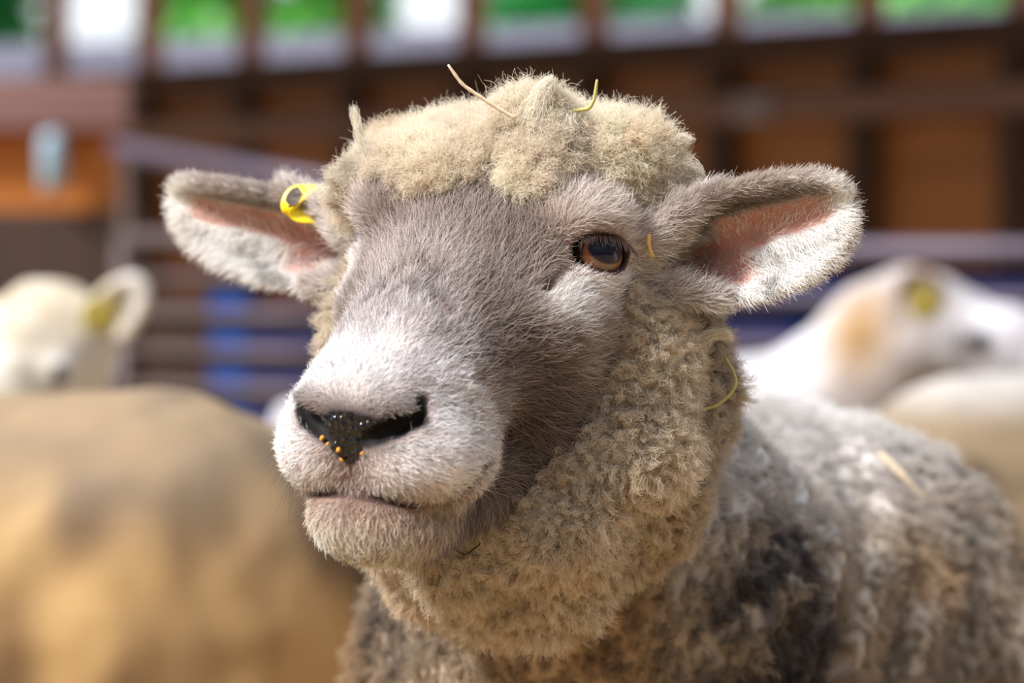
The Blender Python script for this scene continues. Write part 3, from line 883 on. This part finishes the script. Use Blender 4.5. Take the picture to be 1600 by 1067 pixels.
# long board nailed across the posts
bd = MB().box(wallpt(mid + 2.9, 0.14, 1.50), (T1 - T0 - 6.2, 0.035, 0.105), WR, 0.004).build('wall_board', M_BOARD)
tag(bd, 'long grey-brown board fixed across the dark posts of the barn wall', 'board')
lt = empty('gate_latch', wallpt(wall_t(1218), 0.165, 1.50))
MB().box((0, 0, 0), (0.16, 0.014, 0.085), WR, 0.005).build('plate', M_STEEL, lt)
MB().tube([WD * x + WNRM * .025 for x in (-.09, 0, .07)], 0.014).build('bolt', M_STEEL, lt, True)
tag(lt, 'blue-grey metal latch on the long board of the barn wall', 'latch')
# unseen roof slab, added to keep the back wall in shade
rf = MB().box(wallpt(mid, 1.55, 3.15), (T1 - T0 + 1, 3.4, 0.08), WR).build('shade_roof', M_ROOF); struct(rf)

# left bay: boarded partition nearer the camera than the back wall
PY = 8.2
def pp(px, py, Y=PY): return at(px, py, Y)
a, b = pp(-220, 200), pp(182, 200)
def bay(py0, py1, x0, x1, Y, th, name, mat):
    p0, p1 = at(x0, py0, Y), at(x1, py1, Y)
    return MB().box(((p0[0] + p1[0]) / 2, Y, (p0[2] + p1[2]) / 2), (abs(p1[0] - p0[0]), th, abs(p0[2] - p1[2])), None, 0.005).build(name, mat)
zb = pp(0, 205)[2]
pn = MB().box(((a[0] + b[0]) / 2, PY, zb / 2), (b[0] - a[0], 0.05, zb), None, .004).build('partition_panel', M_ORANGE)
tag(pn, 'orange pine partition of the pen at the left end of the barn', 'partition')
kick = MB().box(((a[0] + b[0]) / 2 + .03, PY - .06, pp(0, 330)[2] / 2), (b[0] - a[0] + .1, 0.04, pp(0, 330)[2]), None, .004).build('kick_board', M_POST)
tag(kick, 'dark red-brown boarding along the foot of the orange partition', 'boarding')
bm_ = bay(125, 203, -220, 205, PY - 0.05, 0.14, 'wall_plate_beam', M_PURPLE)
tag(bm_, 'thick purple-brown beam lying along the top of the orange partition', 'beam')
ct = empty('hanging_canister', at(82, 250, PY - .12))
MB().tube([(0, 0, -.085), (0, 0, -.08), (0, 0, .05), (0, 0, .07), (0, 0, .08)], [.03, .036, .036, .03, .012], 20).build('body', M_PALE, ct, True)
MB().tube([(0, .0, .075), (0, .01, .10), (0, .055, .11), (0, .10, .10)], .006, 8).build('hook', M_STEEL, ct, True)
tag(ct, 'pale blue canister hanging on the orange partition', 'canister')

# grey sloping rail to the right of the partition
g0, g1 = at(185, 233, 7.9), at(560, 296, 7.4)
d_ = g1 - g0
br = empty('sloping_rail', (g0 + g1) / 2)
MB().tube([-d_ / 2 * 1.02, d_ / 2 * 1.9], .028, 14).build('tube', M_LAV, br, True)
for s in (-.46, 1.35):
    q = (g0 + g1) / 2 + d_ * s
    MB().tube([d_ * s, d_ * s + np.array([0, 0, -q[2]])], .022, 12).build('post', M_POST, br, True)
tag(br, 'grey-brown rail sloping down behind the far ear of the big sheep', 'rail')

# ------------------------------------------------------------------ metal hurdles with plastic sheets
def hurdle(p0, p1, ztop, rails, sheets, label, mat):
    p0, p1 = np.array([*p0, 0.0]), np.array([*p1, 0.0])
    L = np.linalg.norm(p1 - p0); d = (p1 - p0) / L
    root = empty('sheep_hurdle', (p0 + p1) / 2)
    R = np.stack([d, [-d[1], d[0], 0], [0, 0, 1]], 1)
    for i, z in enumerate(rails):
        MB().tube([-d * L / 2 + [0, 0, z], d * L / 2 + [0, 0, z]], 0.021 if i == 0 else 0.013, 12).build('rail', mat, root, True)
    n = max(2, int(L / 1.3) + 1)
    for i in range(n):
        s = -L / 2 + L * i / (n - 1)
        MB().tube([d * s + [0, 0, 0], d * s + [0, 0, ztop]], 0.02, 12).build('post', mat, root, True)
    for (s0, s1, z0, z1, m) in sheets:
        MB().box(d * ((s0 + s1) / 2 * L) + np.array([0, 0, (z0 + z1) / 2]) + R[:, 1] * .03, (abs(s1 - s0) * L, 0.012, z1 - z0), R, .003).build('sheet', m, root)
    tag(root, label, 'hurdle', 'pen hurdles at the back')
    return root
hurdle((-0.86, 6.3), (-0.28, 5.9), 0.99, (0.985, 0.90, 0.82, 0.74, 0.66, 0.5, 0.3), ((-.18, -.03, .3, .91, M_BLUE), (-.03, .5, .3, .84, M_NAVY), (-.48, -.20, .3, .86, M_POST)),
       'metal hurdle with blue and navy sheets below the far ear of the big sheep', M_RAIL)
hurdle((0.30, 5.7), (1.75, 5.3), 0.97, (0.955, 0.86, 0.77, 0.68, 0.5, 0.3), ((-.49, -.02, .72, .92, M_NAVY), (-.34, -.22, .3, .90, M_BLUE), (-.02, .49, .3, .925, M_NAVY)),
       'lavender-grey metal hurdle with blue sheets behind the white sheep on the right', M_LAV)

# ------------------------------------------------------------------ outside
ow = MB().box((-2.2, 16.09, 1.10), (22, 0.25, 2.20), rotz(math.atan(-.435))).build('wall_outside', M_WHITE); struct(ow)
M_LEAF = principled('leaf', srgb(98, 176, 84), 0.5, translucent=0.35, attr='coat')
M_BARK = principled('bark', srgb(96, 78, 62), 0.9)
def tree(x, y, h, r, n, col, label):
    root = empty('tree', (x, y, 0))
    MB().tube([(0, 0, 0), (.05, 0, h * .35), (0, .05, h * .75)], [.16, .12, .05], 10).build('trunk', M_BARK, root, True)
    c = RNG.uniform(-1, 1, size=(34, 3)) * [r * .72, r * .6, h * .30] + [0, 0, h * .52]
    k = RNG.integers(0, 34, n)
    p = c[k] + unit(RNG.normal(size=(n, 3))) * (r * .36 * RNG.random(n) ** .4)[:, None]
    a = unit(RNG.normal(size=(n, 3))); b = unit(np.cross(a, RNG.normal(size=(n, 3))))
    s = RNG.uniform(.07, .13, n)[:, None]
    v = np.stack([p - a * s, p + b * s * .5, p + a * s, p - b * s * .5], 1).reshape(-1, 3)
    v[:, 2] = np.maximum(v[:, 2], .15)
    cc = np.repeat(np.array(col)[None] * RNG.uniform(.7, 1.25, (n, 1)) * (1 + RNG.normal(size=(n, 3)) * .06), 4, 0)
    mesh_from('foliage', v, np.arange(n * 4).reshape(-1, 4), M_LEAF, root, np.clip(cc, 0, .9), False)
    tag(root, label, 'tree', 'trees outside the windows')
G1, G2, G3 = srgb(86, 190, 110), srgb(136, 212, 104), srgb(64, 168, 92)
for (px, Y, h, r, n, c, lb) in ((-60, 24, 6, 1.22, 6500, G3, 'green tree with sky gleaming through it at the left end of the barn windows'), (410, 24, 6, 1.22, 9000, G2, 'pale green tree above the far ear of the big sheep'),
                                (890, 24, 6, 1.25, 12000, G3, 'dense green tree above the sheep topknot'), (1370, 24, 6, 1.25, 12000, G2, 'yellow-green tree above the near ear of the big sheep')):
    q = at(px, 100, Y)
    tree(q[0], Y, h, r, n, c, lb)

# ------------------------------------------------------------------ the flock behind
def sdf_sheep(P):
    """P: dict of joints in world metres"""
    def f(p):
        d = cone(p, P['chest'], P['rump'], P['rc'], P['rr'])
        d = smin(d, cone(p, P['chest'] + P['fw'] * .02, P['neck'], P['rc'] * .72, .105), .07)
        d = smin(d, cone(p, P['neck'], P['poll'], .105, .082), .05)
        ax = P['nose'] - P['poll']
        d = smin(d, cone(p, P['poll'], P['poll'] + ax * .45, .078, .062), .04)
        d = smin(d, cone(p, P['poll'] + ax * .45, P['nose'], .06, .043), .03)
        d = smin(d, cone(p, P['poll'] + ax * .35 + P['hd'] * .05, P['nose'] + P['hd'] * .032, .046, .028), .02)
        for s in (-1, 1):
            tip = P['ear'][s]
            b = P['poll'] + P['hs'] * s * .06 + P['hd'] * .005
            a = tip - b; L = np.linalg.norm(a); a = a / L
            n = P['earn']; n = n - a * (n @ a); n = n / np.linalg.norm(n); w = np.cross(n, a)
            q = p - (b + a * L * .52)
            l = np.stack([q @ a, q @ w, q @ n], 1)
            e = ell(l, (0, 0, 0), (L * .56, .036, .020))
            e = smax(e, -ell(l, (L * .05, 0, .020), (L * .46, .027, .022)), .008)
            d = smin(d, e, .02)
            eye = P['poll'] + ax * .38 + P['hs'] * s * .066 - P['hd'] * .012
            d = smin(d, np.linalg.norm(p - eye, axis=1) - .018, .02)
        d = smin(d, cone(p, P['rump'] - P['fw'] * (P['rr'] - .02) + [0, 0, .10], P['rump'] - P['fw'] * (P['rr'] + .03) - np.array([0, 0, .06]), .035, .028), .03)
        for base, back in P['legs']:
            leg = chain(p, [(base + [0, 0, .48], .085), (base + P['fw'] * back * .03 + [0, 0, .30], .048), (base + [0, 0, .09], .028), (base + P['fw'] * .015 + [0, 0, .03], .036)], .03)
            d = smin(d, smax(leg, .004 - p[:, 2], .006), .05)
        return d - .006 * vnoise(p, .06, P['seed']) - .003 * vnoise(p, .025, P['seed'] + 1)
    return f
M_FLEECE = principled('fleece', None, 0.9, attr='coat', spec=0.1)
M_DARK = principled('dark_eye', srgb(24, 20, 22), 0.15)
def flock_sheep(chest, heading, length, zc, rc, rr, poll, nose, ears, earn, colfn, label, seed, res=0.011, neck=None):
    a = math.radians(heading)
    fw = np.array([math.cos(a), math.sin(a), 0]); lf = np.array([-fw[1], fw[0], 0])
    chest = np.array([*chest, zc]); rump = chest - fw * length
    poll, nose = np.array(poll, float), np.array(nose, float)
    ax = unit(nose - poll)
    hs = unit(np.cross([0, 0, 1.0], ax)); hd = unit(np.cross(hs, ax))
    if hd[2] > 0: hd = -hd
    P = dict(chest=chest, rump=rump, rc=rc, rr=rr, fw=fw, neck=np.array(neck, float) if neck is not None else (chest + fw * .16 + [0, 0, .06] + poll) / 2, poll=poll, nose=nose, hs=hs, hd=hd,
             ear={-1: np.array(ears[0], float), 1: np.array(ears[1], float)}, earn=np.array(earn, float), seed=seed,
             legs=[(np.array([*(chest + fw * .02 + lf * s * .11)[:2], 0]), 0) for s in (-1, 1)] + [(np.array([*(rump - fw * .02 + lf * s * .12)[:2], 0]), -1) for s in (-1, 1)])
    f = sdf_sheep(P)
    pts = np.array([chest, rump, poll, nose, P['neck']] + list(P['ear'].values()))
    lo = pts.min(0) - .34; hi = pts.max(0) + .34; lo[2] = -.012; hi[2] = min(hi[2], 1.25)
    V_, F_ = surface_nets(f, lo, hi, res)
    o = mesh_from('sheep', V_, F_, M_FLEECE, None, np.clip(colfn(V_, P), 0, .92))
    tag(o, label, 'sheep')
    for s in (-1, 1):
        eye = poll + (nose - poll) * .38 + hs * s * .072 - hd * .012
        mb = MB(); th = np.linspace(0, np.pi, 9)
        mb.tube([eye + np.array([0, 0, .0155]) * -math.cos(t) for t in th], .0155 * np.sin(th) + 1e-4, 14, False)
        mb.build('eye', M_DARK, o, True)
    return o
def mottled(c1, c2, s1=.10, s2=.03, seed=80):
    c1, c2 = srgb(*c1), srgb(*c2)
    def g(V_, P):
        w = smooth(-.5, .5, vnoise(V_, s1, seed) + .5 * vnoise(V_, s2, seed + 1))[:, None]
        return c1 * w + c2 * (1 - w)
    return g
def tan_flank(V_, P):
    w = smooth(-.6, .6, vnoise(V_ * [1, 1, .4], .05, 90) + .7 * vnoise(V_ * [1, 1, .7], .13, 91) + .15)[:, None]
    c = srgb(178, 144, 98) * w + srgb(88, 66, 46) * (1 - w)
    up = smooth(.66, .78, V_[:, 2])[:, None] * .75
    return c * (1 - up) + srgb(132, 116, 98) * up
flock_sheep((-0.72, 2.47), 180, 0.40, 0.592, 0.215, 0.222, (-1.18, 2.42, 0.86), (-1.36, 2.30, 0.70), ((-1.20, 2.58, .88), (-1.16, 2.27, .88)), (-.5, -.8, .1), tan_flank,
            'sheep with golden-tan dirty flank standing behind the muzzle of the big sheep', 90, .009)
def white_face(V_, P):
    c = mottled((212, 206, 198), (190, 178, 158), .08, .03, 95)(V_, P)
    d = np.exp(-(np.linalg.norm(V_ - (P['poll'] + [-.02, -.03, .02]), axis=1) / .05) ** 2)[:, None] * .6
    c = c * (1 - d) + srgb(176, 140, 96) * d
    bk = smooth(.02, .10, -(V_ - P['neck']) @ P['fw'])[:, None] * .5
    return c * (1 - bk) + srgb(170, 146, 116) * bk
hL = at(75, 505, 3.75)
flock_sheep((-0.80, 4.12), 300, 0.36, 0.58, 0.19, 0.20, hL + [-.005, .05, -.03], hL + [-.10, -.12, -.15], (hL + [-.155, .05, .03], hL + [.125, -.01, .055]), (.1, -.95, .1), white_face,
            'white-faced sheep with yellow ear tag at the left edge of the photo', 95, .008)
def right_white(V_, P):
    c = mottled((198, 196, 200), (172, 168, 172), .10, .03, 100)(V_, P)
    ax = P['nose'] - P['poll']
    d = np.exp(-(np.linalg.norm((V_ - at(1338, 520, 4.38)) / [1, 1.8, 1.5], axis=1) / .065) ** 2)[:, None]
    c = c * (1 - d) + srgb(152, 118, 70) * d
    e = np.exp(-(np.linalg.norm(V_ - P['ear'][-1], axis=1) / .07) ** 2)[:, None] * .7
    return c * (1 - e) + srgb(140, 112, 84) * e
pR, nR = at(1432, 505, 4.45), at(1745, 600, 4.30)
eR = at(1436, 425, 4.36)
flock_sheep((0.34, 4.62), 0, 0.47, 0.575, 0.195, 0.245, pR, nR, (eR, pR + [-.03, .13, .05]), (.1, -1, .05), right_white,
            'white sheep with a raised tagged ear standing behind the big sheep on the right', 100, .008, neck=at(1388, 550, 4.5))
def right_tan(V_, P):
    c = mottled((124, 106, 84), (88, 72, 56), .09, .03, 105)(V_, P)
    up = smooth(.72, .79, V_[:, 2])[:, None] * .8  # rim light on the top of this back, painted as paler wool
    return c * (1 - up) + srgb(190, 184, 178) * up
flock_sheep((0.72, 3.97), 72, 0.42, 0.572, 0.20, 0.215, (1.08, 4.12, 0.62), (1.22, 4.04, 0.46), ((1.09, 4.28, .64), (1.12, 3.96, .62)), (.8, -.4, -.2), right_tan,
            'tan and grey sheep seen from behind at the right edge beyond the big sheep', 105, .010)

# ------------------------------------------------------------------ ear tags
M_TAG = principled('yellow_plastic', srgb(252, 222, 30), 0.35, spec=0.5)
M_TAG2 = principled('dull_yellow_plastic', srgb(150, 132, 48), 0.6)  # darker, duller yellow for the two background tags
M_INK = principled('black_print', srgb(52, 32, 20), 0.6)
def flat_tag(name, c, n, r, label):
    root = empty(name, c)
    n = unit(np.array(n, float))
    MB().tube([-n * .002, -n * .0016, n * .0016, n * .002], [r * .94, r, r, r * .94], 24).build('disc', M_TAG2, root, True)
    MB().tube([n * .0018, n * .005], [r * .3, r * .26], 16)  .build('stud', M_TAG2, root, True)
    tag(root, label, 'ear tag', 'button ear tags')
flat_tag('ear_tag', at(155, 492, 3.69), (.1, -1, .1), .024, 'round yellow tag in the ear of the white-faced sheep at the left')
flat_tag('ear_tag', at(1446, 474, 4.31), (.1, -1, .1), .026, 'round yellow tag in the raised ear of the white sheep on the right')
# ------------------------------------------------------------------ tag in the far ear, straw and crumbs
def Yat(px, py): return hit(px, py)[1]
Yt = Yat(470, 330)
tagroot = empty('ear_tag', at(480, 330, Yt))
def ribbon(parent, name, path, hw, wvec, th, mat, K=40):
    path = np.array(path, float); m = len(path)
    u = np.linspace(0, m - 1, K)
    c = np.stack([np.interp(u, np.arange(m), path[:, k]) for k in range(3)], 1)
    for _ in range(5): c[1:-1] = (c[:-2] + 2 * c[1:-1] + c[2:]) / 4
    hw = np.interp(u, np.arange(m), hw)
    tg = unit(np.gradient(c, axis=0)); wv = unit(wvec - tg * (tg @ wvec)[:, None]); nn = np.cross(tg, wv)
    S = 16; a_ = np.linspace(0, 2 * np.pi, S, endpoint=False)
    ca, sa = np.cos(a_), np.sin(a_)
    px_ = np.sign(ca) * np.abs(ca) ** .35; pz_ = np.sign(sa) * np.abs(sa) ** .6
    v = c[:, None] + wv[:, None] * (hw[:, None] * px_[None])[..., None] + nn[:, None] * (th * pz_)[None, :, None]
    mb = MB(); f = []
    for i in range(K - 1):
        for k in range(S): f.append((i * S + k, i * S + (k + 1) % S, (i + 1) * S + (k + 1) % S, (i + 1) * S + k))
    f.append(tuple(range(S))); f.append(tuple((K - 1) * S + k for k in range(S))[::-1])
    mb.add(v.reshape(-1, 3) - np.array(parent.location), f)
    return mb.build(name, mat, parent, True), c, nn, wv
tp = [at(x + 9, y + 1, Yt + dy - .008) for x, y, dy in ((522, 298, -.016), (494, 297, -.017), (470, 297, -.018), (453, 305, -.018), (450, 320, -.020), (460, 333, -.022), (478, 340, -.022), (492, 347, -.020), (508, 357, -.016))]
wv_ = at(491, 346, Yt - .003) - at(480, 330, Yt)
_, tc_, tn_, tw_ = ribbon(tagroot, 'loop_strap', tp, np.array([2.2, 2.8, 4.5, 7.4, 8.6, 7.4, 4.2, 2.8, 2.4]) / 1000, wv_, .0009, M_TAG)
# dark print on the outside of the bend
_k = [12, 14, 16, 18, 20]
sgn_ = 1.0 if (tn_[16] @ (CAM - tc_[16])) > 0 else -1.0
ribbon(tagroot, 'print', [tc_[k] + tn_[k] * sgn_ * .0009 - tw_[k] * .0015 for k in _k], np.array([3.0, 4.2, 4.4, 4.2, 3.0]) / 1000, wv_, .0003, M_INK, 16)[0]['label'] = 'dark brown print'
sp_ = at(492, 332, Yt - .022)
mb = MB(); th_ = np.linspace(0.02, np.pi - .02, 9)
mb.tube([sp_ - np.array(tagroot.location) + np.array([0, -.0036 * math.cos(t), 0]) for t in th_], .0036 * np.sin(th_), 14)
mb.tube([sp_ - np.array(tagroot.location) + np.array(d) for d in ((0, 0, 0), (.001, .014, -.001))], .0016, 10)
mb.build('stud', M_TAG, tagroot, True)
tag(tagroot, 'yellow loop tag with dark print clipped on the far ear of the big sheep', 'ear tag')

M_ST1 = principled('pale_straw', srgb(226, 206, 176), 0.6)
M_ST2 = principled('green_straw', srgb(178, 166, 96), 0.6)
M_ST3 = principled('golden_straw', srgb(214, 172, 96), 0.6)
M_TWIG = principled('dark_twig', srgb(70, 56, 46), 0.7)
M_CRUMB = principled('golden_feed', srgb(224, 158, 48), 0.5)
def straw(name, pts, r, mat, label, cat='straw', group=None, flat=1.0):
    """pts: (px, py, Y)"""
    P = np.array([at(*p) for p in pts]); m = len(P); K = 26
    u = np.linspace(0, m - 1, K)
    c = np.stack([np.interp(u, np.arange(m), P[:, k]) for k in range(3)], 1)
    for _ in range(3): c[1:-1] = (c[:-2] + 2 * c[1:-1] + c[2:]) / 4
    o0 = c[0].copy()
    rr = r * np.interp(np.linspace(0, 1, K), [0, .1, .9, 1], [.8, 1, .8, .5]) * (1 + .10 * np.sin(np.arange(K) * 1.9))
    o = MB().tube(c - o0, rr, 8).build(name, mat, None, True)
    o.location = o0
    return tag(o, label, cat, group)
ya = Yat(800, 200)
straw('straw', ((806, 186, ya - .012), (760, 158, ya - .014), (722, 132, ya - .016), (700, 101, ya - .018)), .0011, M_ST1, 'pale straw stem sticking up left from the topknot wool')
yb = Yat(925, 215)
straw('straw', ((885, 175, yb - .004), (905, 172, yb - .006), (921, 170, yb - .008), (929, 155, yb - .008), (933, 124, yb - .008)), .0012, M_ST2, 'bent greenish straw standing up at the back of the topknot')
yc = Yat(1020, 400)
straw('straw', ((1014, 366, yc - .010), (1013, 380, yc - .011), (1016, 392, yc - .011), (1021, 402, yc - .010)), .0012, M_ST3, 'short yellow straw hanging between the near eye and the near ear')
yd = Yat(1100, 600)
straw('straw', ((1098, 640, yd - .012), (1120, 634, yd - .013), (1140, 618, yd - .013), (1152, 600, yd - .012), (1146, 578, yd - .01), (1132, 556, yd - .008)), .0008, M_ST2, 'thin curled stem caught in the wool at the back of the neck')
ye = Yat(1415, 750)
straw('straw', ((1375, 708, ye - .006), (1415, 748, ye - .010), (1450, 788, ye - .006)), .0028, M_ST1, 'flat pale straw lying on the grey back of the big sheep')
yf = Yat(940, 950)
straw('straw', ((925, 930, yf - .012), (940, 948, yf - .014), (958, 972, yf - .012)), .0009, M_ST3, 'thin golden straw on the chest wool below the ruff')
yg = Yat(720, 850)
straw('twig', ((698, 838, yg - .010), (715, 862, yg - .012), (728, 868, yg - .012), (752, 848, yg - .010)), .0007, M_TWIG, 'dark bent twig in the wool under the jaw of the big sheep', 'twig')
def crumb(px, py, r, label):
    y = Yat(px, py)
    c = at(px, py, y) + np.array([0, -.0022, 0])
    bm = bmesh.new(); bmesh.ops.create_icosphere(bm, subdivisions=2, radius=r)
    for v in bm.verts: v.co *= 1 + .35 * math.sin(v.co.x * 2.1 / r + px) * math.cos(v.co.z * 1.7 / r + py)
    me = bpy.data.meshes.new('feed_crumb'); bm.to_mesh(me); bm.free()
    o = bpy.data.objects.new('feed_crumb', me); COL.objects.link(o); me.materials.append(M_CRUMB); o.location = c
    tag(o, label, 'crumb', 'golden feed crumbs stuck on the muzzle')
for px, py, r, lb in ((503, 684, .0013, 'golden crumb on the far side of the wet nose'), (512, 693, .0009, 'small golden crumb between the far nostril and the lip'), (529, 703, .0014, 'largest golden crumb below the wet nose'),
                      (534, 718, .0010, 'golden crumb in the groove under the nose'), (566, 708, .0009, 'tiny orange crumb on the near side under the nose'), (716, 789, .0014, 'orange crumb beside the near corner of the mouth')):
    crumb(px, py, r, lb)

# loose locks standing out of the topknot and the neck wool
def hl(px, py, Y): return to_head(at(px, py, Y)[None])[0]
parts = []
yk = Yat(845, 200); yl = Yat(585, 260); yr = Yat(1030, 270); yn = Yat(1090, 560)
for pts, r0, n_, c_ in ((((835, 200, yk), (842, 165, yk), (852, 140, yk), (862, 124, yk)), 4.5, 900, (.86, .79, .68)),
                        (((880, 205, yk), (878, 170, yk + .01), (868, 142, yk)), 4.0, 500, (.86, .79, .68)),
                        (((575, 245, yl), (562, 215, yl), (557, 190, yl), (552, 166, yl)), 1.6, 110, (.86, .79, .68)),
                        (((1020, 270, yr), (1042, 235, yr), (1060, 216, yr), (1080, 218, yr)), 2.2, 220, (.86, .79, .68)),
                        (((1050, 300, yr), (1075, 285, yr), (1098, 280, yr)), 2.8, 240, (.86, .79, .68)),
                        (((1060, 260, yr), (1085, 262, yr), (1095, 275, yr)), 2.8, 240, (.86, .79, .68)),
                        (((1095, 530, yn), (1118, 520, yn), (1136, 522, yn), (1142, 530, yn)), 2.0, 160, (.86, .79, .68)),
                        (((545, 300, yl), (528, 285, yl), (512, 280, yl)), 3.2, 260, (.66, .58, .46)),
                        (((550, 320, yl), (530, 310, yl), (510, 318, yl)), 3.4, 260, (.60, .50, .38))):
    parts.append(tuft('lock', [hl(*p) for p in pts], r0, n_, c_))
TP = np.concatenate([p[0] for p in parts]); TC = np.concatenate([p[1] for p in parts])
strands('loose_wool_lock', TP, np.linspace(1, .5, TP.shape[1])[None] * .00011 * np.ones((len(TP), 1)), TC, M_WOOL, sheep)
